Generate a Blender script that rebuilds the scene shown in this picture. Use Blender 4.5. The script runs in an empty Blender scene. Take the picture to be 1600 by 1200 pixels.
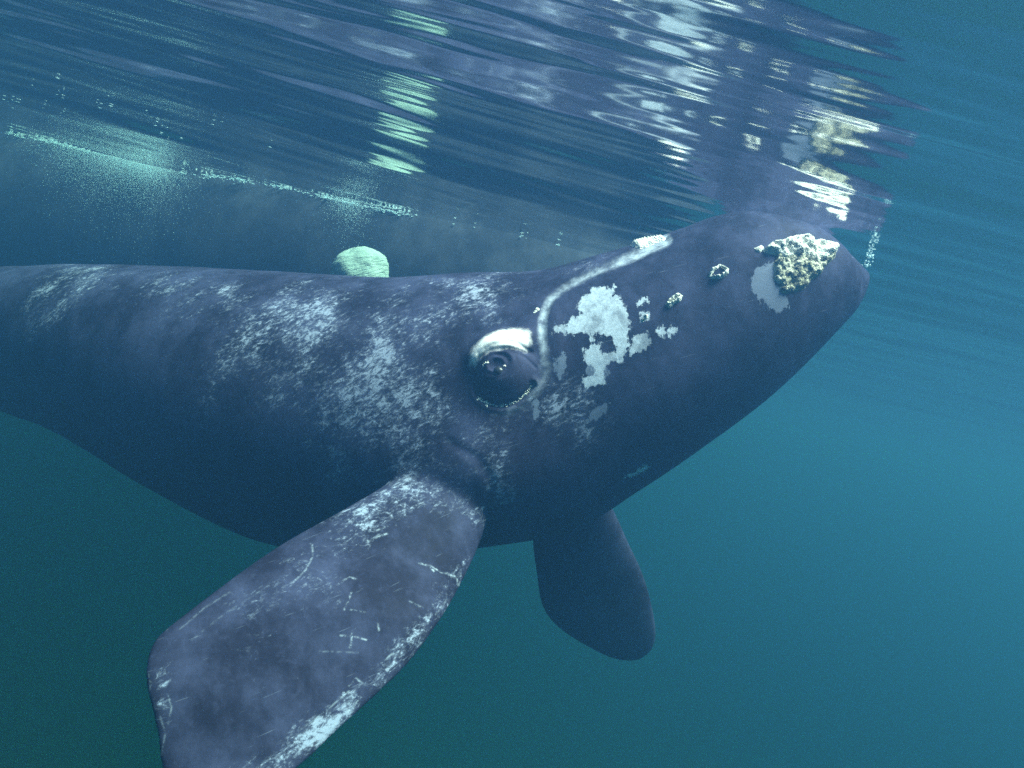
import bpy, bmesh, math, random
import numpy as np
from mathutils import Vector, Matrix, noise
from mathutils.bvhtree import BVHTree
from mathutils.kdtree import KDTree

random.seed(7)
rng = np.random.default_rng(7)
sc = bpy.context.scene
col = sc.collection

# ------------------------------------------------------------------ camera
F_PX = 1143.0                       # focal length in pixels of the 1600 x 1200 photograph
ROLL = math.radians(14.4)
PITCH = math.radians(-1.0)
CAM = Vector((0, 0, -1.0))          # one metre under the surface (z = 0)
FWD = Vector((0, math.cos(PITCH), math.sin(PITCH)))
UP0 = Vector((0, -math.sin(PITCH), math.cos(PITCH)))
CX = Vector((math.cos(ROLL), 0, 0)) + UP0 * math.sin(ROLL)
CY = Vector((-math.sin(ROLL), 0, 0)) + UP0 * math.cos(ROLL)
cam_data = bpy.data.cameras.new('camera')
cam_data.sensor_width = 36.0
cam_data.lens = 36.0 * F_PX / 1600.0
cam_data.clip_start = 0.02
cam_data.clip_end = 400.0
cam = bpy.data.objects.new('camera', cam_data)
rot = Matrix((CX, CY, -FWD)).transposed()
cam.matrix_world = Matrix.Translation(CAM) @ rot.to_4x4()
col.objects.link(cam)
sc.camera = cam

# ------------------------------------------------------------------ sky, sun, exposure
SUN_FROM = Vector((0.34, -0.14, 0.93)).normalized()      # direction towards the sun
world = bpy.data.worlds.new('World')
sc.world = world
world.use_nodes = True
wn = world.node_tree.nodes
bg = wn['Background']
sky = wn.new('ShaderNodeTexSky')
sky.sky_type = 'NISHITA'
sky.sun_disc = False
sky.sun_elevation = math.asin(SUN_FROM.z)
sky.sun_rotation = math.atan2(SUN_FROM.x, SUN_FROM.y)
world.node_tree.links.new(sky.outputs[0], bg.inputs[0])
bg.inputs[1].default_value = 0.10
sun_d = bpy.data.lights.new('sun', 'SUN')
sun_d.energy = 3.8
sun_d.angle = math.radians(28)
sun_d.color = (1.0, 0.99, 0.985)
sun = bpy.data.objects.new('sun', sun_d)
sun.rotation_euler = SUN_FROM.to_track_quat('Z', 'Y').to_euler()
sun.location = (0, 0, 30)
col.objects.link(sun)
sc.view_settings.view_transform = 'Standard'
sc.view_settings.look = 'None'
sc.view_settings.gamma = 1.0
sc.view_settings.use_curve_mapping = False
sc.view_settings.exposure = 2.4
sc.cycles.volume_bounces = 2
sc.cycles.max_bounces = 8
sc.cycles.transparent_max_bounces = 12
sc.cycles.caustics_reflective = False
sc.cycles.caustics_refractive = False
sc.cycles.sample_clamp_indirect = 6.0
sc.cycles.use_denoising = False

# ------------------------------------------------------------------ helpers
def at(u, v, d):
    """photograph pixel + depth along the view axis -> point"""
    return CAM + (FWD + CX * ((u - 800.0) / F_PX) - CY * ((v - 600.0) / F_PX)) * d

def ray(u, v):
    return (FWD + CX * ((u - 800.0) / F_PX) - CY * ((v - 600.0) / F_PX)).normalized()

def on_surface(u, v, z=0.0):
    r = ray(u, v)
    return CAM + r * ((z - CAM.z) / r.z)

NCAM, NX, NY, NF = (np.array(q) for q in (CAM, CX, CY, FWD))
def project(P):
    q = P - NCAM
    d = q @ NF
    d = np.where(np.abs(d) < 1e-3, 1e-3, d)
    return 800 + F_PX * (q @ NX) / d, 600 - F_PX * (q @ NY) / d, d

def link(name, mesh, mat=None, parent=None):
    o = bpy.data.objects.new(name, mesh)
    if mat: mesh.materials.append(mat)
    col.objects.link(o)
    if parent: o.parent = parent
    return o

def tag(o, label=None, cat=None, group=None, kind=None):
    if label: o['label'] = label
    if cat: o['category'] = cat
    if group: o['group'] = group
    if kind: o['kind'] = kind
    return o

def mesh_from(name, V, Fc, smooth=True):
    me = bpy.data.meshes.new(name)
    me.from_pydata([tuple(p) for p in V], [], Fc)
    me.update()
    if smooth:
        me.polygons.foreach_set('use_smooth', [True] * len(me.polygons))
    return me

def attr(me, name, arr):
    a = me.attributes.new(name, 'FLOAT', 'POINT')
    a.data.foreach_set('value', np.asarray(arr, dtype=np.float32))

def coords(me):
    a = np.empty(len(me.vertices) * 3, dtype=np.float32)
    me.vertices.foreach_get('co', a)
    return a.reshape(-1, 3).astype(np.float64)

def normals(me):
    a = np.empty(len(me.vertices) * 3, dtype=np.float32)
    me.vertex_normals.foreach_get('vector', a)
    return a.reshape(-1, 3).astype(np.float64)

def sstep(a, b, x):
    t = np.clip((x - a) / (b - a), 0, 1)
    return t * t * (3 - 2 * t)

def seg_dist(u, v, pts, closed=False):
    """distance in px from (u, v) to a polyline, and the parameter along it"""
    best = np.full(u.shape, 1e9); par = np.zeros(u.shape)
    n = len(pts); m = n if closed else n - 1
    for i in range(m):
        ax, ay = pts[i]; bx, by = pts[(i + 1) % n]
        dx, dy = bx - ax, by - ay
        t = np.clip(((u - ax) * dx + (v - ay) * dy) / (dx * dx + dy * dy + 1e-9), 0, 1)
        d = np.hypot(u - ax - t * dx, v - ay - t * dy)
        w = d < best
        best = np.where(w, d, best); par = np.where(w, i + t, par)
    return best, par / max(m, 1)

def poly_sdf(u, v, pts):
    """signed distance in px, positive inside"""
    d, _ = seg_dist(u, v, pts, True)
    ins = np.zeros(u.shape, bool); n = len(pts)
    for i in range(n):
        ax, ay = pts[i]; bx, by = pts[(i + 1) % n]
        if ay == by: continue
        c = ((ay > v) != (by > v)) & (u < (bx - ax) * (v - ay) / (by - ay) + ax)
        ins ^= c
    return np.where(ins, d, -d)

def catmull(rows, n):
    """rows: list of equal-length float lists -> n interpolated rows"""
    R = np.array(rows, float); k = len(R)
    out = []
    for t in np.linspace(0, k - 1, n):
        i = min(int(t), k - 2); f = t - i
        p0 = R[max(i - 1, 0)]; p1 = R[i]; p2 = R[i + 1]; p3 = R[min(i + 2, k - 1)]
        out.append(0.5 * ((2 * p1) + (-p0 + p2) * f + (2 * p0 - 5 * p1 + 4 * p2 - p3) * f * f + (-p0 + 3 * p1 - 3 * p2 + p3) * f ** 3))
    return np.array(out)

class N:
    """tiny node-tree helper"""
    def __init__(s, name):
        s.m = bpy.data.materials.new(name); s.m.use_nodes = True
        s.t = s.m.node_tree; s.t.nodes.clear()
        s.out = s.t.nodes.new('ShaderNodeOutputMaterial')
    def n(s, kind, **kw):
        x = s.t.nodes.new('ShaderNode' + kind)
        for k, v in kw.items(): setattr(x, k, v)
        return x
    def l(s, a, b): s.t.links.new(a, b)
    def set(s, sock, v):
        if hasattr(v, 'links'): s.l(v, sock)
        else: sock.default_value = v
    def attr(s, name): return s.n('Attribute', attribute_name=name).outputs['Fac']
    def math(s, op, a, b=0.0, clamp=False):
        x = s.n('Math', operation=op); x.use_clamp = clamp
        s.set(x.inputs[0], a); s.set(x.inputs[1], b)
        return x.outputs[0]
    def ramp(s, v, lo, hi, to0=0.0, to1=1.0):
        x = s.n('MapRange', interpolation_type='SMOOTHSTEP')
        s.set(x.inputs[0], v)
        for i, q in enumerate((lo, hi, to0, to1)): s.set(x.inputs[i + 1], q)
        return x.outputs[0]
    def mix(s, f, a, b):
        x = s.n('Mix', data_type='RGBA')
        s.set(x.inputs[0], f)
        s.set(x.inputs[6], a if hasattr(a, 'links') else (*a, 1)); s.set(x.inputs[7], b if hasattr(b, 'links') else (*b, 1))
        return x.outputs[2]
    def coord(s, scale=(1, 1, 1), rot=(0, 0, 0)):
        c = s.n('TexCoord'); m1 = s.n('Mapping'); m1.vector_type = 'POINT'
        m1.inputs['Rotation'].default_value = rot
        s.l(c.outputs['Object'], m1.inputs[0])
        m2 = s.n('Mapping'); m2.inputs['Scale'].default_value = scale
        s.l(m1.outputs[0], m2.inputs[0])
        return m2.outputs[0]
    def noise(s, vec, scale, detail=4, rough=0.55, dist=0.0):
        x = s.n('TexNoise'); s.l(vec, x.inputs['Vector'])
        x.inputs['Scale'].default_value = scale; x.inputs['Detail'].default_value = detail
        x.inputs['Roughness'].default_value = rough; x.inputs['Distortion'].default_value = dist
        return x.outputs['Fac']
    def bump(s, h, strength, dist, nrm=None):
        x = s.n('Bump'); s.set(x.inputs['Height'], h)
        x.inputs['Strength'].default_value = strength; x.inputs['Distance'].default_value = dist
        if nrm: s.l(nrm, x.inputs['Normal'])
        return x.outputs[0]
    def surface(s, color, rough=0.5, nrm=None, spec=0.3):
        b = s.n('BsdfPrincipled')
        s.set(b.inputs['Base Color'], color if hasattr(color, 'links') else (*color, 1))
        s.set(b.inputs['Roughness'], rough); b.inputs['Specular IOR Level'].default_value = spec
        if nrm: s.l(nrm, b.inputs['Normal'])
        s.l(b.outputs[0], s.out.inputs[0])
        return s.m

# ------------------------------------------------------------------ water: surface, bed, body of water
def water_surface():
    def spaced(lo, hi, c, n, k):
        t = np.linspace(-1, 1, n)
        a = np.where(t < 0, (c - lo), (hi - c))
        return c + a * np.sinh(k * t) / np.sinh(k)
    xs = spaced(-42, 42, 0.3, 600, 4.6)
    ys = spaced(-20, 42, 2.4, 700, 4.2)
    X, Y = np.meshgrid(xs, ys)
    R = np.hypot(X, Y)
    Z = np.zeros_like(X)
    # long swell whose crests lie across the view, then chop and ripples, each fading where the grid gets too coarse
    DX = np.gradient(xs)[None, :] + 0 * X; DY = np.gradient(ys)[:, None] + 0 * Y
    for lam, amp, ang, ph in SWELL:
        k = 2 * math.pi / lam
        Z += amp * np.sin(k * (X * math.sin(ang) + Y * math.cos(ang)) + ph + 0.35 * np.sin(0.55 * X + 0.3 * Y + ph))
    r2 = np.random.default_rng(21)
    for i in range(N_RIPPLE):
        lam = 0.05 * (0.9 / 0.05) ** (r2.random() ** 1.3)
        ang = r2.normal(0, math.radians(RIPPLE_SPREAD)); ph = r2.random() * 6.283
        k = 2 * math.pi / lam
        amp = RIPPLE * (lam / (2 * math.pi)) * math.sqrt(2.0 / N_RIPPLE)
        sx, cx = abs(math.sin(ang)), abs(math.cos(ang))
        fade = sstep(0.45, 0.22, (DX * sx + DY * cx) / lam)
        Z += amp * fade * np.sin(k * (X * math.sin(ang) + Y * math.cos(ang)) + ph + 0.9 * np.sin(X * 1.3 / (lam + 0.3) + Y * 0.7 + ph * 3))
    V = np.stack([X, Y, Z], -1).reshape(-1, 3)
    ny, nx = X.shape
    idx = np.arange(nx * ny).reshape(ny, nx)
    Q = np.stack([idx[:-1, :-1], idx[:-1, 1:], idx[1:, 1:], idx[1:, :-1]], -1).reshape(-1, 4)
    me = bpy.data.meshes.new('water_surface')
    me.vertices.add(len(V)); me.vertices.foreach_set('co', V.ravel())
    me.loops.add(Q.size); me.loops.foreach_set('vertex_index', Q.ravel())
    me.polygons.add(len(Q)); me.polygons.foreach_set('loop_start', np.arange(0, Q.size, 4))
    me.polygons.foreach_set('use_smooth', np.ones(len(Q), bool))
    me.update(); me.validate()
    m = N('water_skin')
    fr = m.n('Fresnel'); fr.inputs['IOR'].default_value = 1.333
    tr = m.n('BsdfTransparent')
    gl = m.n('BsdfGlossy'); gl.inputs['Roughness'].default_value = 0.10
    mx = m.n('MixShader'); m.l(fr.outputs[0], mx.inputs[0]); m.l(tr.outputs[0], mx.inputs[1]); m.l(gl.outputs[0], mx.inputs[2])
    m.l(mx.outputs[0], m.out.inputs[0])
    o = link('water', me, m.m)
    return tag(o, 'rippled underside of the sea surface mirroring the whale', 'water', kind='structure')

RIPPLE = 0.08          # rms slope of the ripples
RIPPLE_SPREAD = 7
N_RIPPLE = 70
SWELL = [(3.1, 0.020, math.radians(2), 0.6), (1.25, 0.0125, math.radians(-5), 2.1), (0.62, 0.0035, math.radians(6), 0.3),
         (7.0, 0.04, math.radians(25), 0.0)]
def wave_z(x, y):
    z = 0.0
    for lam, amp, ang, ph in SWELL:
        z += amp * math.sin(2 * math.pi / lam * (x * math.sin(ang) + y * math.cos(ang)) + ph + 0.35 * math.sin(0.55 * x + 0.3 * y + ph))
    return z
water_surface()

def sea_bed():
    n = 120
    t = np.linspace(-42, 42, n)
    X, Y = np.meshgrid(t, t + 11)
    V = [(x, y, -13.5 + 0.35 * noise.noise((x * 0.12, y * 0.12, 3)) + 0.08 * noise.noise((x * 0.6, y * 0.6, 8))) for x, y in zip(X.ravel(), Y.ravel())]
    Fc = [(j * n + i, j * n + i + 1, (j + 1) * n + i + 1, (j + 1) * n + i) for j in range(n - 1) for i in range(n - 1)]
    m = N('sand')
    f = m.noise(m.coord(), 1.4, 6)
    o = link('sea_bed', mesh_from('sea_bed', V, Fc), m.surface(m.mix(f, (0.10, 0.10, 0.07), (0.2, 0.18, 0.13)), 0.9, m.bump(f, 0.4, 0.05)))
    tag(o, kind='structure')
sea_bed()

def haze():
    bm = bmesh.new()
    bmesh.ops.create_cube(bm, size=1.0)
    for v in bm.verts:
        v.co = Vector((v.co.x * 92, v.co.y * 92 + 11, 0.75 if v.co.z > 0 else -15.2))
    me = bpy.data.meshes.new('haze'); bm.to_mesh(me); bm.free()
    m = N('haze_volume')
    pv = m.n('VolumePrincipled')
    pv.inputs['Color'].default_value = (0.028, 0.088, 0.176, 1)
    pv.inputs['Absorption Color'].default_value = (0.22, 0.49, 0.36, 1)
    pv.inputs['Density'].default_value = 0.31
    pv.inputs['Density Attribute'].default_value = ''
    pv.inputs['Temperature Attribute'].default_value = ''
    pv.inputs['Color Attribute'].default_value = ''
    pv.inputs['Anisotropy'].default_value = 0.6
    m.l(pv.outputs[0], m.out.inputs['Volume'])
    m.m.cycles.homogeneous_volume = True if hasattr(m.m.cycles, 'homogeneous_volume') else None
    o = link('haze', me, m.m)
    tag(o, 'murky blue green sea water filling the whole view', 'haze', kind='stuff')
haze()

# ------------------------------------------------------------------ whales
def loft(rows, seg, shape):
    """rows: (centre, half_up vec, half_side vec, pinch) -> verts, faces of a closed tube"""
    V = []; Fc = []
    th = np.linspace(0, 2 * math.pi, seg, endpoint=False)
    for c, a, b, k in rows:
        for t in th:
            s, q = math.sin(t), math.cos(t)
            V.append(c + a * s + b * q * (1 - k * s) * shape(s, q))
    n = len(rows)
    for i in range(n - 1):
        for j in range(seg):
            jj = (j + 1) % seg
            Fc.append((i * seg + j, i * seg + jj, (i + 1) * seg + jj, (i + 1) * seg + j))
    V.append(rows[0][0]); V.append(rows[-1][0])
    e0, e1 = n * seg, n * seg + 1
    for j in range(seg):
        jj = (j + 1) % seg
        Fc.append((e0, jj, j)); Fc.append((e1, (n - 1) * seg + j, (n - 1) * seg + jj))
    return V, Fc

def body_rows(secs, n):
    """secs: top u, v, bottom u, v, depth top, depth bottom, side ratio, pinch"""
    S = catmull(secs, n)
    T = [at(s[0], s[1], s[4]) for s in S]; B = [at(s[2], s[3], s[5]) for s in S]
    C = [(t + b) / 2 for t, b in zip(T, B)]
    rows = []
    for i, s in enumerate(S):
        tan = (C[min(i + 1, n - 1)] - C[max(i - 1, 0)]).normalized()
        a = (T[i] - B[i]) / 2
        b = tan.cross(a).normalized() * a.length * s[6]
        rows.append((C[i], a, b, s[7]))
    return rows

def blade_rows(secs, n):
    """secs: edge A u, v, depth, edge B u, v, depth, thickness"""
    S = catmull(secs, n)
    A = [at(*s[0:3]) for s in S]; B = [at(*s[3:6]) for s in S]
    C = [(p + q) / 2 for p, q in zip(A, B)]
    rows = []
    for i, s in enumerate(S):
        tan = (C[min(i + 1, n - 1)] - C[max(i - 1, 0)]).normalized()
        b = (A[i] - B[i]) / 2
        a = tan.cross(b).normalized() * max(s[6], 0.004)
        rows.append((C[i], a, b, 0.0))
    return rows

def union_mesh(name, shells, voxel, smooth_iter):
    V = []; Fc = []
    for v, f in shells:
        o = len(V); V += list(v); Fc += [tuple(i + o for i in q) for q in f]
    me = mesh_from(name + '_raw', V, Fc)
    bm = bmesh.new(); bm.from_mesh(me); bmesh.ops.recalc_face_normals(bm, faces=bm.faces); bm.to_mesh(me); bm.free()
    o = bpy.data.objects.new(name + '_raw', me); col.objects.link(o)
    r = o.modifiers.new('r', 'REMESH'); r.mode = 'VOXEL'; r.voxel_size = voxel; r.use_smooth_shade = True
    s = o.modifiers.new('s', 'SMOOTH'); s.factor = 0.5; s.iterations = smooth_iter
    dg = bpy.context.evaluated_depsgraph_get()
    out = bpy.data.meshes.new_from_object(o.evaluated_get(dg))
    out.name = name
    bpy.data.objects.remove(o); bpy.data.meshes.remove(me)
    out.polygons.foreach_set('use_smooth', [True] * len(out.polygons))
    return out

round_shape = lambda s, q: 1.0
def blade_shape(s, q): return 1.0

# ---- the calf: top and bottom contour, depth, half-width over half-height, how much narrower on top
CALF = [
    (-800, 560, -800, 572, 10.1, 10.1, 0.9, 0.0),
    (-700, 540, -700, 580, 9.6, 9.6, 0.75, 0.0),
    (-520, 500, -520, 592, 8.6, 8.6, 0.6, 0.0),
    (-330, 456, -330, 600, 7.5, 7.5, 0.75, 0.0),
    (-150, 424, -160, 610, 6.6, 6.6, 0.9, 0.0),
    (0, 418, -5, 636, 5.9, 5.9, 0.95, 0.0),
    (150, 414, 150, 688, 5.3, 5.3, 0.98, 0.0),
    (300, 418, 300, 770, 4.8, 4.8, 0.98, 0.0),
    (450, 426, 465, 846, 4.4, 4.4, 0.97, 0.0),
    (600, 434, 630, 864, 4.1, 4.1, 0.95, 0.03),
    (740, 426, 785, 848, 3.88, 3.88, 0.93, 0.08),
    (850, 422, 905, 822, 3.75, 3.75, 0.92, 0.12),
    (950, 396, 1005, 762, 3.66, 3.66, 0.92, 0.14),
    (1045, 366, 1095, 700, 3.60, 3.60, 0.92, 0.14),
    (1120, 338, 1180, 636, 3.55, 3.55, 0.92, 0.12),
    (1195, 330, 1252, 570, 3.52, 3.52, 0.92, 0.1),
    (1262, 352, 1308, 512, 3.50, 3.50, 0.92, 0.05),
    (1308, 388, 1336, 480, 3.50, 3.50, 0.94, 0.0),
    (1342, 414, 1352, 452, 3.50, 3.50, 0.95, 0.0),
    (1356, 424, 1358, 436, 3.50, 3.50, 0.9, 0.0),
]
NEAR_FLIPPER = [
    (672, 660, 3.72, 752, 664, 3.72, 0.10),
    (640, 712, 3.50, 768, 712, 3.52, 0.14),
    (608, 764, 3.32, 770, 764, 3.36, 0.15),
    (540, 800, 3.12, 752, 843, 3.16, 0.135),
    (450, 847, 2.92, 722, 912, 2.96, 0.11),
    (360, 908, 2.70, 684, 975, 2.74, 0.09),
    (285, 964, 2.58, 640, 1035, 2.62, 0.075),
    (240, 1005, 2.50, 590, 1085, 2.53, 0.06),
    (227, 1060, 2.42, 535, 1135, 2.45, 0.047),
    (243, 1140, 2.35, 480, 1188, 2.37, 0.035),
    (255, 1215, 2.29, 425, 1235, 2.30, 0.024),
    (290, 1262, 2.26, 375, 1268, 2.26, 0.012),
    (318, 1284, 2.25, 340, 1285, 2.25, 0.004),
]
FAR_FLIPPER = [
    (845, 770, 4.05, 930, 745, 4.05, 0.10),
    (832, 840, 4.25, 958, 796, 4.25, 0.10),
    (838, 900, 4.40, 982, 848, 4.40, 0.085),
    (848, 948, 4.52, 1002, 892, 4.52, 0.07),
    (872, 980, 4.60, 1016, 935, 4.60, 0.055),
    (912, 1007, 4.68, 1025, 982, 4.68, 0.04),
    (955, 1028, 4.73, 1021, 1012, 4.73, 0.022),
    (982, 1033, 4.75, 1002, 1031, 4.75, 0.006),
]
def fluke(root, tail_dir, side, up, span, chord):
    rows = []
    for i in range(14):
        t = i / 13
        c = root + side * (span * t) - tail_dir * (chord * (0.1 - 0.75 * t ** 1.5))
        w = chord * 0.5 * (1 - t) ** 0.75 + 0.01
        rows.append((c, up * (0.09 * (1 - t) + 0.008), tail_dir * w, 0.0))
    return loft(rows, 20, round_shape)

shells = [loft(body_rows(CALF, 170), 84, round_shape), loft(blade_rows(NEAR_FLIPPER, 60), 40, blade_shape), loft(blade_rows(FAR_FLIPPER, 44), 36, blade_shape)]
BV = np.array([tuple(p) for p in shells[0][0]]); bu, bv, bd = project(BV)
push = 0.15 * np.exp(-((bu - 690) / 150) ** 2 - ((bv - 780) / 105) ** 2) * sstep(4.0, 3.65, bd)      # shoulder swelling at the flipper root, added to brighten the flank above
BV += (NCAM - BV) / np.linalg.norm(NCAM - BV, axis=1)[:, None] * push[:, None]
shells[0] = ([Vector(p) for p in BV], shells[0][1])
tail = at(-790, 566, 10.0); tdir = (at(-800, 566, 10.1) - at(-520, 546, 8.6)).normalized()
tside = tdir.cross(Vector((0, 0, 1))).normalized(); tup = tside.cross(tdir)
for s in (-1, 1): shells.append(fluke(tail, tdir, tside * s, tup, 1.25, 0.62))
calf_me = union_mesh('whale_body', shells, 0.0095, 10)
bm = bmesh.new(); bm.from_mesh(calf_me)
P = coords(calf_me); u, v, d = project(P)
root = [w for w, k in zip(bm.verts, (((u - 705) / 95) ** 2 + ((v - 735) / 62) ** 2 < 1) & (d < 3.7)) if k]
for _ in range(45): bmesh.ops.smooth_vert(bm, verts=root, factor=0.5, use_axis_x=True, use_axis_y=True, use_axis_z=True)
bm.to_mesh(calf_me); bm.free()

# finer faces round the eye
P = coords(calf_me); Nn = normals(calf_me)
u, v, d = project(P)
EYE = (778, 578)
near_side = lambda P, Nn: np.sum((P - NCAM) * Nn, 1) < 0
sel = ((np.hypot((u - 786), (v - 572)) < 92) | ((d < 2.98) & (v > 800) & (u < 770))) & near_side(P, Nn)
bm = bmesh.new(); bm.from_mesh(calf_me); bm.verts.ensure_lookup_table()
faces = [f for f in bm.faces if all(sel[w.index] for w in f.verts)]
edges = list({e for f in faces for e in f.edges})
bmesh.ops.subdivide_edges(bm, edges=edges, cuts=2, use_grid_fill=True, smooth=0.0)
bmesh.ops.triangulate(bm, faces=[f for f in bm.faces if len(f.verts) > 4])
bm.to_mesh(calf_me); bm.free()
calf_me.polygons.foreach_set('use_smooth', [True] * len(calf_me.polygons))

P = coords(calf_me); Nn = normals(calf_me)
u, v, d = project(P)
facing = near_side(P, Nn)
on_head = facing & (u > 560)
# --- eye: a swollen orbit, brow, lid folds round the eyeball, a ledge under it
disp = np.zeros(len(P))
e1 = ((u - 786) * 0.94 + (v - 574) * -0.34) / 52.0
e2 = ((u - 786) * 0.34 + (v - 574) * 0.94) / 56.0
er = np.hypot(e1, e2)
disp += 0.062 * sstep(1.15, 0.35, er)
brow = seg_dist(u, v, [(742, 560), (757, 546), (785, 534), (820, 531)])[0]
disp += 0.026 * np.exp(-(brow / 16.0) ** 2)
ledge = seg_dist(u, v, [(746, 612), (752, 621), (760, 627), (770, 631), (781, 633), (792, 632), (803, 628), (814, 621), (824, 612), (832, 602)])[0]
disp += 0.008 * np.exp(-((ledge - 8) / 6.0) ** 2) * sstep(0.8, 1.0, er) - 0.018 * np.exp(-(ledge / 5.0) ** 2)
ex = (u - EYE[0]) * 0.97 - (v - EYE[1]) * 0.25; ey = (u - EYE[0]) * 0.25 + (v - EYE[1]) * 0.97
wob = 1 + 0.05 * np.sin(2 * np.arctan2(ey, ex) + 0.7) + 0.03 * np.sin(5 * np.arctan2(ey, ex))
ed = np.hypot(ex / 1.35, ey / np.where(ey < 0, 0.95, 0.75)) * wob
disp += 0.0034 * np.cos(ed / 10.5 * 2 * math.pi) * np.exp(-((ed - 13) / 13.0) ** 2) * sstep(4, 8, ed) * np.where(ey < 0, 1.0, 0.55)
disp -= 0.010 * np.exp(-(ed / 8.0) ** 2)
for wp, wd in (([(742, 578), (752, 566), (770, 557), (800, 552), (826, 554)], 0.012), ([(752, 560), (775, 549), (800, 545), (830, 550)], 0.005), ([(790, 541), (812, 543), (831, 552)], 0.005), ([(800, 556), (822, 562), (836, 574)], 0.005)):
    wr = seg_dist(u, v, wp)[0]
    disp -= wd * np.exp(-(wr / 3.2) ** 2)
# --- lip line
LIP = [(1040, 376), (985, 402), (930, 424), (885, 448), (858, 472), (848, 505), (850, 545), (852, 580), (838, 612), (806, 640), (768, 648)]
lipd, lipt = seg_dist(u, v, [tuple(q) for q in catmull(LIP, 61)])
disp -= 0.009 * np.exp(-(lipd / 6.0) ** 2) * sstep(0.6, 0.46, lipt)
disp += 0.004 * np.exp(-((lipd - 20) / 12.0) ** 2) * sstep(0.75, 0.6, lipt)
# lower jaw swelling and blowhole ridge
disp = np.where(on_head, disp, 0)
# folds behind the flipper root and uneven flesh everywhere
fold = seg_dist(u, v, [(700, 690), (745, 715), (768, 750), (764, 800)])[0]
disp -= np.where(facing, 0.006 * np.exp(-(fold / 8.0) ** 2), 0)
P2 = P + Nn * disp[:, None]
lump = np.array([noise.noise((p[0] * 2.2, p[1] * 2.2, p[2] * 2.2)) for p in P])
P2 += Nn * (0.006 * lump)[:, None]
# ragged outer edge of the near flipper
calf_me.vertices.foreach_set('co', P2.astype(np.float32).ravel())
calf_me.update()

# --- marks of the skin, kept with the skin as distances in metres
PX = 3.2 / F_PX
def patch(polys):
    r = np.full(len(P), -1.0)
    for p in polys:
        r = np.maximum(r, poly_sdf(u, v, p) * PX)
    return np.where(facing, r, -1.0)
WHITE = [
    [(905, 470), (925, 452), (962, 444), (958, 462), (975, 468), (984, 500), (982, 540), (975, 562), (950, 566), (935, 584), (928, 572), (935, 552), (962, 548), (958, 528), (928, 520), (924, 536), (916, 520), (888, 520), (880, 508), (900, 494), (912, 488), (902, 480)],
    [(985, 528), (1012, 520), (1020, 535), (1002, 548), (986, 552)],
    [(1000, 490), (1018, 488), (1014, 500), (1002, 502)],
    [(912, 545), (940, 535), (945, 560), (930, 575), (912, 562)],
    [(912, 590), (940, 585), (946, 600), (915, 605)],
    [(1022, 520), (1030, 508), (1040, 512), (1036, 526)],
    [(1045, 512), (1058, 512), (1056, 524), (1044, 525)],
    [(866, 508), (888, 510), (880, 522), (860, 518)],
    [(995, 470), (1012, 464), (1014, 472), (998, 478)],
]
BROW = [[(734, 572), (742, 548), (760, 530), (786, 518), (812, 516), (828, 521), (830, 536), (824, 552), (800, 550), (776, 554), (757, 565), (744, 576)]]
GREY = [
    [(1172, 440), (1182, 420), (1200, 410), (1215, 412), (1210, 440), (1225, 462), (1232, 480), (1212, 492), (1200, 478), (1185, 468)],
]
GREY += [[(926, 556), (945, 556), (950, 585), (940, 600), (918, 600), (916, 575)], [(868, 560), (880, 545), (884, 570), (874, 590), (866, 580)], [(830, 628), (846, 618), (842, 650), (834, 662)], [(925, 640), (950, 630), (944, 648), (915, 672), (905, 668)]]
JAW = [[(976, 748), (1005, 730), (1022, 726), (1010, 736), (988, 746)]]
attr(calf_me, 'white', patch(WHITE + JAW))
attr(calf_me, 'brow', patch(BROW))
attr(calf_me, 'grey', patch(GREY))
ld = lipd
attr(calf_me, 'lip', np.where(facing, np.clip(1 - ld / np.interp(lipt, [0, .25, .45, .6, .8, 1], [15, 13, 11, 14, 26, 20]), 0, 1) * np.interp(lipt, [0, .15, .3, .42, .5, .58, .7, 1], [1.1, .62, .55, .75, 1.0, .62, .42, .25]), 0))
def blobs(lst):
    r = np.zeros(len(P))
    for (bu, bv, su, sv, ang, w) in lst:
        a = math.radians(ang)
        x = ((u - bu) * math.cos(a) + (v - bv) * math.sin(a)) / su
        y = (-(u - bu) * math.sin(a) + (v - bv) * math.cos(a)) / sv
        r += w * np.exp(-(x * x + y * y))
    return np.where(facing, 1 - np.exp(-r), 0)
attr(calf_me, 'scuff', blobs([(770, 465, 95, 45, -15, .7), (690, 490, 130, 70, -25, .5), (560, 510, 130, 80, -50, .42), (600, 630, 120, 90, -60, .42), (520, 680, 110, 90, -40, .45),
    (690, 640, 130, 80, 0, .5), (470, 500, 100, 60, -50, .45), (350, 560, 110, 90, -60, .5), (300, 600, 260, 120, 0, .3), (230, 445, 240, 45, 5, .6), (60, 490, 110, 45, -40, .6),
    (640, 730, 110, 50, 0, .5), (880, 610, 60, 50, 0, .5), (835, 640, 60, 40, -40, .5), (915, 650, 70, 40, -40, .65), (930, 690, 50, 30, -40, .5), (690, 785, 80, 30, 10, .55), (600, 810, 120, 40, -20, .45),
    (520, 1120, 100, 22, -42, .85), (440, 1185, 110, 34, -30, .9), (640, 1010, 90, 22, -50, .6), (712, 900, 26, 80, 30, .6), (470, 890, 110, 45, -35, .5), (252, 1080, 26, 90, 0, .7), (480, 980, 240, 150, -40, .42),
    (780, 745, 35, 50, 0, .9), (960, 400, 110, 26, -20, .6), (1050, 420, 90, 40, -20, .25)]))
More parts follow.
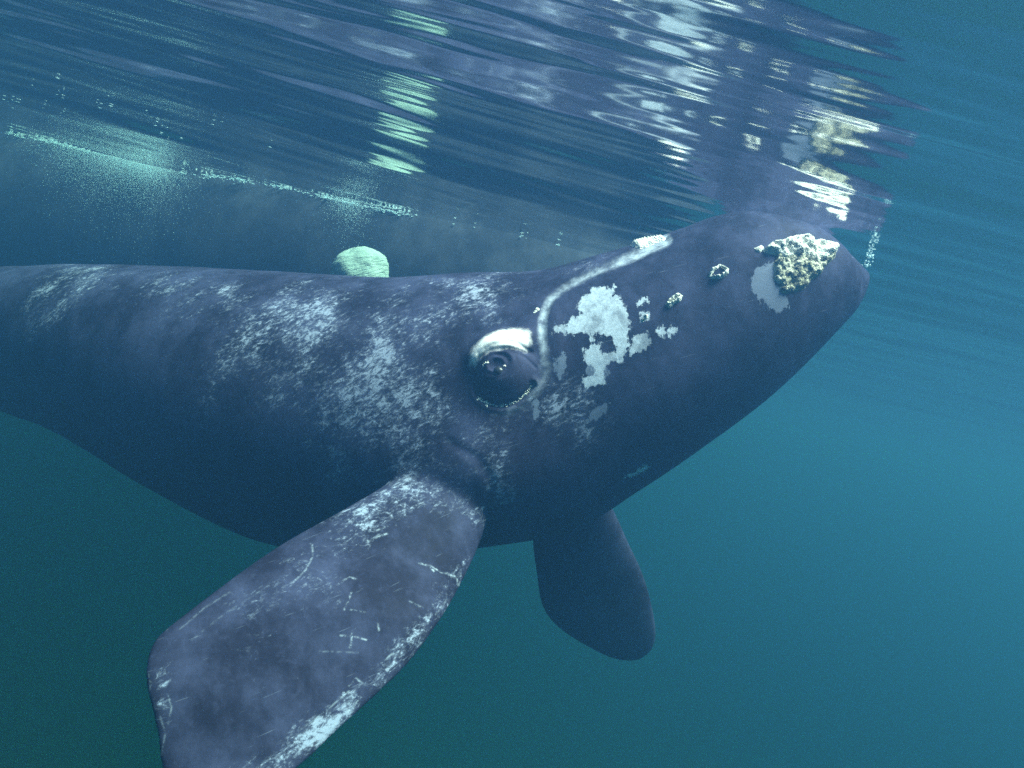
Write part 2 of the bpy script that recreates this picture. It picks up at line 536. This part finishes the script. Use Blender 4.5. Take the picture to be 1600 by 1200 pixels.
SCRATCH = [([(532, 993), (556, 995), (572, 1000)], 1.0), ([(551, 986), (549, 1000), (547, 1012)], 1.0), ([(488, 850), (489, 868), (478, 890), (462, 906)], .55), ([(549, 926), (545, 938), (538, 953)], .8),
    ([(655, 880), (672, 884), (690, 894), (712, 900)], .9), ([(670, 884), (678, 892)], 1.0), ([(530, 912), (545, 902), (556, 905)], .7), ([(548, 953), (570, 957)], .6), ([(500, 1018), (560, 1020)], .3),
    ([(575, 845), (592, 838), (604, 834)], 1.0), ([(590, 828), (606, 822)], .6), ([(545, 1072), (556, 1060), (566, 1068)], .8), ([(700, 895), (715, 905), (718, 915)], .7), ([(590, 975), (592, 985)], .8),
    ([(232, 1052), (236, 1068), (233, 1085)], .7), ([(262, 1085), (268, 1105), (262, 1130)], .6), ([(250, 1120), (258, 1145), (252, 1180)], .5), ([(280, 985), (320, 950), (360, 925)], .3), ([(300, 1000), (350, 960), (420, 915)], .22),
    ([(600, 1032), (612, 1022), (620, 1020)], .7), ([(615, 1000), (640, 1003)], .5), ([(470, 1140), (510, 1110), (545, 1080)], .6), ([(640, 940), (660, 950)], .5), ([(680, 960), (700, 935)], .5), ([(520, 1135), (560, 1095)], .8)]
sr = np.zeros(len(P))
for pl, w in SCRATCH:
    sr = np.maximum(sr, w * np.exp(-(seg_dist(u, v, pl)[0] / 1.3) ** 2))
attr(calf_me, 'scratch', np.where(facing, sr, 0))

def skin(name, dark, mid, pale, marks=True):
    m = N(name)
    g = m.coord()
    big = m.noise(g, 2.2, 5, 0.6)
    fine = m.noise(g, 26, 5, 0.65)
    c = m.mix(m.ramp(m.math('ADD', m.math('MULTIPLY', big, 0.6), m.math('MULTIPLY', m.noise(m.coord((1, 1, 0.6), (0, 0.5, 0)), 7, 6, 0.7), 0.4)), 0.40, 0.66), dark, mid)
    c = m.mix(m.math('MULTIPLY', m.ramp(fine, 0.5, 0.75), 0.35), c, mid)
    if marks:
        st = m.noise(m.coord((6, 9, 13), (0.0, math.radians(42), 0)), 3.4, 6, 0.75, 0.9)
        sc_ = m.attr('scuff')
        spots = m.noise(m.coord((14, 14, 26), (0.0, math.radians(40), 0)), 3.2, 5, 0.8, 0.6)
        patchy = m.noise(g, 4.5, 4, 0.6)
        tot = m.math('ADD', m.math('MULTIPLY', st, 0.40), m.math('ADD', m.math('MULTIPLY', spots, 0.28), m.math('MULTIPLY', patchy, 0.32)))
        thr = m.n('MapRange'); m.l(sc_, thr.inputs[0]); thr.inputs[3].default_value = 0.70; thr.inputs[4].default_value = 0.36
        k = m.math('SUBTRACT', tot, thr.outputs[0])
        sm = m.math('ADD', m.math('MULTIPLY', m.ramp(k, -0.03, 0.10), 0.40), m.math('MULTIPLY', m.ramp(k, 0.03, 0.07), 0.35))
        c = m.mix(sm, c, pale)
        rag = m.math('ADD', m.math('MULTIPLY', m.math('SUBTRACT', m.noise(g, 16, 6, 0.75), 0.5), 0.09), m.math('MULTIPLY', m.math('SUBTRACT', m.noise(m.coord((1, 1, 0.35), (0, 0.3, 0)), 70, 3, 0.6), 0.5), 0.05))
        gr = m.ramp(m.math('ADD', m.attr('grey'), rag), -0.003, 0.005)
        c = m.mix(m.math('MULTIPLY', gr, 0.55), c, (0.22, 0.26, 0.36))
        lp = m.ramp(m.math('ADD', m.attr('lip'), m.math('MULTIPLY', m.math('SUBTRACT', fine, 0.5), 0.5)), 0.15, 0.75)
        c = m.mix(m.math('MULTIPLY', lp, m.ramp(m.noise(g, 18, 5, 0.7), 0.3, 0.65, 0.15, 0.9)), c, (0.46, 0.51, 0.60))
        wh = m.math('MULTIPLY', m.ramp(m.math('ADD', m.attr('white'), rag), -0.004, 0.006), m.ramp(m.noise(m.coord((1, 1, 0.7), (0, 0.4, 0)), 11, 6, 0.75), 0.34, 0.58, 0.45, 1.0))
        worn = m.ramp(m.noise(g, 60, 4, 0.7), 0.3, 0.6, 0.72, 1.0)
        c = m.mix(m.math('MULTIPLY', wh, worn), c, (0.50, 0.56, 0.66))
        br = m.ramp(m.math('ADD', m.attr('brow'), m.math('MULTIPLY', rag, 0.5)), -0.014, 0.022)
        c = m.mix(br, c, (0.85, 0.8, 0.8))
        c = m.mix(m.math('MULTIPLY', m.attr('scratch'), m.ramp(m.noise(g, 45, 4, 0.75), 0.40, 0.66, 0.0, 0.7)), c, (0.45, 0.50, 0.60))
        # thin straight scratches
        v1 = m.noise(m.coord((3, 3, 60), (0.0, math.radians(30), 0)), 2.2, 2, 0.5)
        c = m.mix(m.math('MULTIPLY', m.ramp(v1, 0.70, 0.75), 0.14), c, pale)
    b1 = m.bump(m.noise(g, 110, 3, 0.6), 0.2, 0.003)
    b2 = m.bump(m.noise(g, 11, 4, 0.55), 0.2, 0.008, b1)
    return m.surface(c, m.ramp(fine, 0.3, 0.7, 0.5, 0.65), b2, 0.025)

calf_skin = skin('calf_skin', (0.015, 0.014, 0.028), (0.052, 0.054, 0.108), (0.38, 0.42, 0.56))
calf = bpy.data.objects.new('whale', None)
calf.location = at(300, 600, 4.8)
col.objects.link(calf)
tag(calf, 'dark mottled right whale calf with white brow and scuffed paddle flipper', 'whale')
def child(name, me, mat, parent):
    o = link(name, me, mat); o.parent = parent
    o.matrix_parent_inverse = Matrix.Translation(-Vector(parent.location))
    return o
child('body', calf_me, calf_skin, calf)
bpy.context.view_layer.update()
print('calf faces', len(calf_me.polygons))
bm = bmesh.new(); bm.from_mesh(calf_me); calf_tree = BVHTree.FromBMesh(bm); bm.free()

# eye
def eyeball():
    hit = calf_tree.ray_cast(CAM, ray(*EYE))
    bm = bmesh.new()
    bmesh.ops.create_uvsphere(bm, u_segments=32, v_segments=20, radius=0.026)
    me = bpy.data.meshes.new('eye'); bm.to_mesh(me); bm.free()
    me.polygons.foreach_set('use_smooth', [True] * len(me.polygons))
    me.transform(Matrix.Translation(hit[0] - hit[1] * 0.017))
    m = N('eye_dark')
    child('eye', me, m.surface((0.02, 0.02, 0.026), 0.3, None, 0.3), calf)
eyeball()

# callosities: lumpy growths standing proud of the skin
def callosity_mat(name, a, b, pit, p0=0.56, p1=0.66):
    m = N(name); g = m.coord()
    n1 = m.noise(g, 38, 6, 0.75); n2 = m.noise(g, 9, 3)
    vo = m.n('TexVoronoi'); m.l(g, vo.inputs['Vector']); vo.inputs['Scale'].default_value = 110
    c = m.mix(m.ramp(n2, 0.4, 0.6), a, b)
    c = m.mix(m.ramp(n1, p0, p1), c, pit)
    h = m.math('ADD', n1, m.math('MULTIPLY', vo.outputs['Distance'], 0.6))
    return m.surface(c, 0.85, m.bump(h, 0.8, 0.014), 0.2)
cal_white = callosity_mat('callosity_white', (0.80, 0.80, 0.76), (0.66, 0.66, 0.60), (0.30, 0.30, 0.27))
cal_tan = callosity_mat('callosity_tan', (0.30, 0.29, 0.19), (0.55, 0.53, 0.42), (0.05, 0.05, 0.04), 0.47, 0.56)

def callosity(poly, height, mat, step=2.0, rough=0.5, freq=14, edge=8.0, name='callosity', rim=0.0):
    us = [p[0] for p in poly]; vs = [p[1] for p in poly]
    U = np.arange(min(us) - step, max(us) + 2 * step, step); Vv = np.arange(min(vs) - step, max(vs) + 2 * step, step)
    G = np.meshgrid(U, Vv)
    rag = np.array([noise.noise((a * 0.06, b * 0.06, 5)) * 7 * rough for a, b in zip(G[0].ravel(), G[1].ravel())]).reshape(G[0].shape)
    S = poly_sdf(G[0], G[1], poly) + rag
    ids = {}; pts = []
    for j in range(S.shape[0]):
        for i in range(S.shape[1]):
            if S[j, i] < -step: continue
            h = calf_tree.ray_cast(CAM, ray(G[0][j, i], G[1][j, i]))
            if h[0] is None: continue
            p, nn = h[0], h[1]
            e = float(sstep(-step, edge, S[j, i]))
            q = p * freq
            if rim: e *= 1 - float(sstep(rim, rim + 3.5, S[j, i] + 2.5 * noise.noise((G[0][j, i] * 0.2, G[1][j, i] * 0.2, 2))))
            z = -0.006 + height * e * (1 + rough * (noise.noise(q) + 0.6 * noise.noise(q * 2.7) + 0.35 * noise.noise(q * 6) + 0.2 * noise.noise(q * 13)))
            ids[(j, i)] = len(pts); pts.append(p + nn * z)
    n = len(pts); base = []
    for p in list(pts): base.append(p + (p - CAM).normalized() * (height * 1.0 + 0.03))
    Fc = []; cnt = {}
    for (j, i) in ids:
        q = [(j, i), (j, i + 1), (j + 1, i + 1), (j + 1, i)]
        if all(k in ids for k in q):
            f = tuple(ids[k] for k in q); Fc.append(f[::-1]); Fc.append(tuple(a + n for a in f))
            for k in range(4):
                e = (f[k], f[(k + 1) % 4]); cnt[e] = cnt.get(e, 0) + 1
    for (a, b) in list(cnt):
        if (b, a) not in cnt: Fc.append((a, b, b + n, a + n))
    me = mesh_from(name, pts + base, Fc)
    bm = bmesh.new(); bm.from_mesh(me); bmesh.ops.delete(bm, geom=[w for w in bm.verts if not w.link_faces], context='VERTS'); bm.to_mesh(me); bm.free()
    return child(name, me, mat, calf)

callosity([(1204, 412), (1212, 392), (1240, 376), (1270, 376), (1308, 390), (1306, 402), (1288, 424), (1262, 450), (1238, 462), (1220, 456), (1208, 436)], 0.026, cal_tan, 1.3, 0.75, 15, 9, 'bonnet_callosity')
callosity([(1188, 390), (1210, 376), (1246, 368), (1296, 376), (1312, 388), (1300, 404), (1276, 416), (1250, 408), (1224, 408), (1206, 400)], 0.034, cal_white, 1.3, 0.75, 15, 9)
callosity([(1178, 388), (1190, 380), (1196, 386), (1188, 396), (1180, 394)], 0.015, cal_white, 1.5, 0.4, 18, 4)
callosity([(1106, 432), (1112, 420), (1124, 413), (1142, 418), (1140, 428), (1126, 437), (1112, 438)], 0.022, cal_white, 1.0, 0.7, 26, 3, rim=4.5)
callosity([(1038, 476), (1042, 468), (1060, 458), (1068, 462), (1062, 472), (1046, 482)], 0.020, cal_white, 1.0, 0.7, 26, 3, rim=4.0)
callosity([(1000, 498), (1006, 490), (1016, 490), (1014, 498), (1004, 504)], 0.016, cal_white, 1.0, 0.7, 26, 2, rim=2.5)
callosity([(982, 384), (1000, 372), (1030, 366), (1044, 374), (1020, 384), (1000, 390)], 0.022, cal_white, 1.5, 0.5, 16, 5)
callosity([(938, 394), (960, 386), (968, 384), (958, 392), (944, 398)], 0.010, cal_white, 1.5, 0.5, 16, 3)
callosity([(828, 490), (838, 480), (846, 483), (836, 492)], 0.008, cal_white, 1.5, 0.5, 16, 3)

def lice():
    """tiny pale whale lice sitting in the fold below the eye and in the lid"""
    bm = bmesh.new()
    rr = random.Random(4)
    def line(pts, n, jit, r0, r1):
        for _ in range(n):
            i = rr.randrange(len(pts) - 1); f = rr.random()
            a_ = pts[i][0] * (1 - f) + pts[i + 1][0] * f + rr.gauss(0, jit); b_ = pts[i][1] * (1 - f) + pts[i + 1][1] * f + rr.gauss(0, jit)
            h = calf_tree.ray_cast(CAM, ray(a_, b_))
            if h[0] is None: continue
            r = rr.uniform(r0, r1)
            g = bmesh.ops.create_icosphere(bm, subdivisions=1, radius=1.0)['verts']
            q = h[1].to_track_quat('Z', 'Y').to_matrix() @ Matrix.Rotation(rr.random() * 3, 3, 'Z')
            for w in g: w.co = h[0] + q @ Vector((w.co.x * r * 1.7, w.co.y * r, w.co.z * r * 0.6))
    line([(766, 632), (781, 635), (792, 633), (803, 629), (814, 622), (824, 612), (830, 604)], 70, 1.0, 0.0018, 0.0042)
    line([(748, 622), (754, 628), (762, 632)], 22, 2.0, 0.002, 0.005)
    line([(754, 571), (762, 566)], 8, 1.0, 0.002, 0.004)
    line([(786, 571), (790, 572)], 3, 0.5, 0.002, 0.004)
    me = bpy.data.meshes.new('whale_lice'); bm.to_mesh(me); bm.free()
    me.polygons.foreach_set('use_smooth', [True] * len(me.polygons))
    m = N('lice_pale')
    o = child('whale_lice', me, m.surface((0.8, 0.78, 0.68), 0.6), calf); o['kind'] = 'stuff'
lice()

# ------------------------------------------------------------------ the adult behind
def adult():
    def wl(u, v): return on_surface(u, v)
    line = [(-330, 150), (-150, 178), (0, 208), (260, 262), (450, 290), (640, 322), (800, 352), (940, 384), (1030, 402)]
    pts = [on_surface(*q) for q in line]
    rad = [1.15, 1.25, 1.3, 1.3, 1.22, 1.08, 0.9, 0.62, 0.3]
    # extend the tail far out of view on the left
    away = (pts[0] - pts[2]).normalized()
    ext = [(pts[0] + away * 4.2 + Vector((0, 0.4, 0)), 0.25), (pts[0] + away * 2.2 + Vector((0, 0.2, 0)), 0.75)]
    rows = []
    P_ = [e[0] for e in ext] + pts; R_ = [e[1] for e in ext] + rad
    C_ = []
    for p, r in zip(P_, R_):
        zc = -min(0.62 * r, 0.8)
        off = math.sqrt(max(r * r - zc * zc, 0.01))
        C_.append(p + Vector((off * 0.42, off * 0.9, zc)))
    S = catmull([[*c, r] for c, r in zip(C_, R_)], 120)
    for _ in range(40): S[1:-1] = 0.25 * S[:-2] + 0.5 * S[1:-1] + 0.25 * S[2:]
    for i, s in enumerate(S):
        c = Vector(s[:3]); t = (Vector(S[min(i + 1, 119)][:3]) - Vector(S[max(i - 1, 0)][:3])).normalized()
        side = t.cross(Vector((0, 0, 1))).normalized(); up = side.cross(t)
        r = max(s[3], 0.03)
        rows.append((c, up * r, side * r, 0.0))
    sh = [loft(rows, 72, round_shape)]
    td = (C_[0] - C_[2]).normalized(); ts = td.cross(Vector((0, 0, 1))).normalized(); tu = ts.cross(td)
    for s in (-1, 1): sh.append(fluke(C_[0], td, ts * s, tu, 1.9, 0.9))
    me = union_mesh('adult_body', sh, 0.03, 4)
    root = bpy.data.objects.new('whale', None); root.location = C_[5]; col.objects.link(root)
    tag(root, 'large hazy right whale lying along the surface behind the calf', 'whale')
    child('body', me, skin('adult_skin', (0.022, 0.025, 0.034), (0.05, 0.055, 0.07), (0.3, 0.3, 0.3), False), root)
    bm = bmesh.new(); bm.from_mesh(me); tree = BVHTree.FromBMesh(bm); bm.free()
    # pale round growth that shows over the calf's back
    h = tree.ray_cast(CAM, ray(566, 436))
    bm = bmesh.new(); bmesh.ops.create_icosphere(bm, subdivisions=5, radius=1.0)
    c = h[0] if h[0] else at(566, 430, 5.6)
    r = 49 / F_PX * (c - CAM).dot(FWD)
    for w in bm.verts:
        n_ = noise.noise(w.co * 1.6) * 0.16 + noise.noise(w.co * 5) * 0.06 + noise.noise(w.co * 14) * 0.02
        w.co = c + w.co * (r * (1 + n_ * 0.6))
    m2 = bpy.data.meshes.new('callosity'); bm.to_mesh(m2); bm.free()
    m2.polygons.foreach_set('use_smooth', [True] * len(m2.polygons))
    m = N('pale_growth'); g = m.coord()
    child('callosity', m2, m.surface(m.mix(m.noise(g, 14, 4), (0.20, 0.31, 0.27), (0.36, 0.48, 0.42)), 0.8, m.bump(m.noise(m.coord((1, 1, 4), (0, 0.6, 0)), 14, 4, 0.6), 0.8, 0.03), 0.1), root)
    return root, tree
adult_root, adult_tree = adult()

# ------------------------------------------------------------------ foam, bubbles, spray
ico = bmesh.new(); bmesh.ops.create_icosphere(ico, subdivisions=1, radius=1.0)
ICO_V = np.array([w.co[:] for w in ico.verts]); ICO_F = np.array([[w.index for w in f.verts] for f in ico.faces]); ico.free()
def beads(name, P_, S_, mat):
    """many little closed blobs joined as one mesh; P_ (n,3) places, S_ (n,3) half sizes"""
    P_ = np.array(P_); S_ = np.array(S_); n = len(P_); k = len(ICO_V)
    V = (ICO_V[None] * S_[:, None, :] * (1 + 0.25 * rng.normal(size=(n, k, 1))) + P_[:, None, :]).reshape(-1, 3)
    Fc = (ICO_F[None] + (np.arange(n) * k)[:, None, None]).reshape(-1, 3)
    me = bpy.data.meshes.new(name)
    me.vertices.add(len(V)); me.vertices.foreach_set('co', V.ravel())
    me.loops.add(Fc.size); me.loops.foreach_set('vertex_index', Fc.ravel())
    me.polygons.add(len(Fc)); me.polygons.foreach_set('loop_start', np.arange(0, Fc.size, 3))
    me.update()
    me.polygons.foreach_set('use_smooth', [True] * len(me.polygons))
    return link(name, me, mat)
m = N('foam_cyan'); foam_mat = m.m
df = m.n('BsdfDiffuse'); df.inputs[0].default_value = (0.66, 0.82, 0.86, 1)  # cyan glow of the water put into the colour of white foam
tl = m.n('BsdfTranslucent'); tl.inputs[0].default_value = (0.66, 0.82, 0.86, 1)
mx = m.n('MixShader'); mx.inputs[0].default_value = 0.6
m.l(df.outputs[0], mx.inputs[1]); m.l(tl.outputs[0], mx.inputs[2]); m.l(mx.outputs[0], m.out.inputs[0])
WL = [(-20, 206), (80, 222), (180, 246), (262, 264), (330, 268), (440, 287), (540, 304), (640, 320), (720, 338), (820, 356), (940, 382)]
def wl_at(t):
    x = t * (len(WL) - 1); i = min(int(x), len(WL) - 2); f = x - i
    return WL[i][0] * (1 - f) + WL[i + 1][0] * f, WL[i][1] * (1 - f) + WL[i + 1][1] * f
P_, S_ = [], []
for _ in range(5200):
    t = random.random()
    a_, b_ = wl_at(t)
    dens = 0.35 + 0.65 * noise.noise((t * 26, 0.3, 1.7)) + (0.3 if 60 < a_ < 270 or 500 < a_ < 640 else 0)
    if random.random() > dens: continue
    p = on_surface(a_ + random.gauss(0, 3), b_ + random.gauss(1, 1.5), -0.005)
    if a_ > 650 and random.random() < 0.95: continue
    P_.append((p.x, p.y, wave_z(p.x, p.y) - 0.006 - abs(random.gauss(0, 0.012)))); r = random.uniform(0.002, 0.0062)
    S_.append((r * random.uniform(1, 3.2), r * 1.3, r * 0.7))
tag(beads('sea_foam', P_, S_, foam_mat), 'thin broken line of white foam along the back of the far whale', 'foam', kind='stuff')
P_, S_ = [], []  # fine bubbles added to make the soft glow below the waterline
for (cu, cv, su, sl, fall, n) in ((170, 240, 55, 0.22, 24, 17000), (545, 308, 18, 0.17, 16, 2600), (225, 254, 26, 0.22, 14, 9000)):
    for _ in range(n):
        du = random.gauss(0, su); dn = random.expovariate(1 / fall)
        a_, b_ = cu + du, cv + du * sl + 2 + dn
        h = adult_tree.ray_cast(CAM, ray(a_, b_))
        if h[0] is None: continue
        p = h[0] - ray(a_, b_) * (0.03 + random.random() * 0.3)
        if p.z > wave_z(p.x, p.y) - 0.01: continue
        r = random.uniform(0.0009, 0.0019)
        P_.append(tuple(p)); S_.append((r, r, r))
tag(beads('bubbles', P_, S_, foam_mat), 'pale cyan cloud of fine bubbles added as the glow under the surface by the far whale', 'bubbles', kind='stuff')
P_, S_ = [], []
for _ in range(26):
    x_ = random.random() ** 1.4 * 430
    p = on_surface(x_, 150 + 0.2 * x_ + random.gauss(0, 18), -0.01)
    r = random.uniform(0.0016, 0.0034)
    for q in range(random.choice((1, 1, 2, 3))):
        P_.append((p.x + random.gauss(0, 0.05), p.y + random.gauss(0, 0.05), wave_z(p.x, p.y) - 0.012)); S_.append((r * random.uniform(2, 5), r, r * 0.6))
for _ in range(70):
    f = random.random()
    p = at(1366 - 10 * f + random.gauss(0, 3), 358 + 58 * f + random.gauss(0, 4), 3.5 + random.gauss(0, 0.05))
    r = random.uniform(0.002, 0.006)
    P_.append(tuple(p)); S_.append((r, r, r * 1.3))
tag(beads('air_bubbles', P_, S_, foam_mat), 'scattered bright air bubbles under the surface and beside the snout', 'bubbles', kind='stuff')
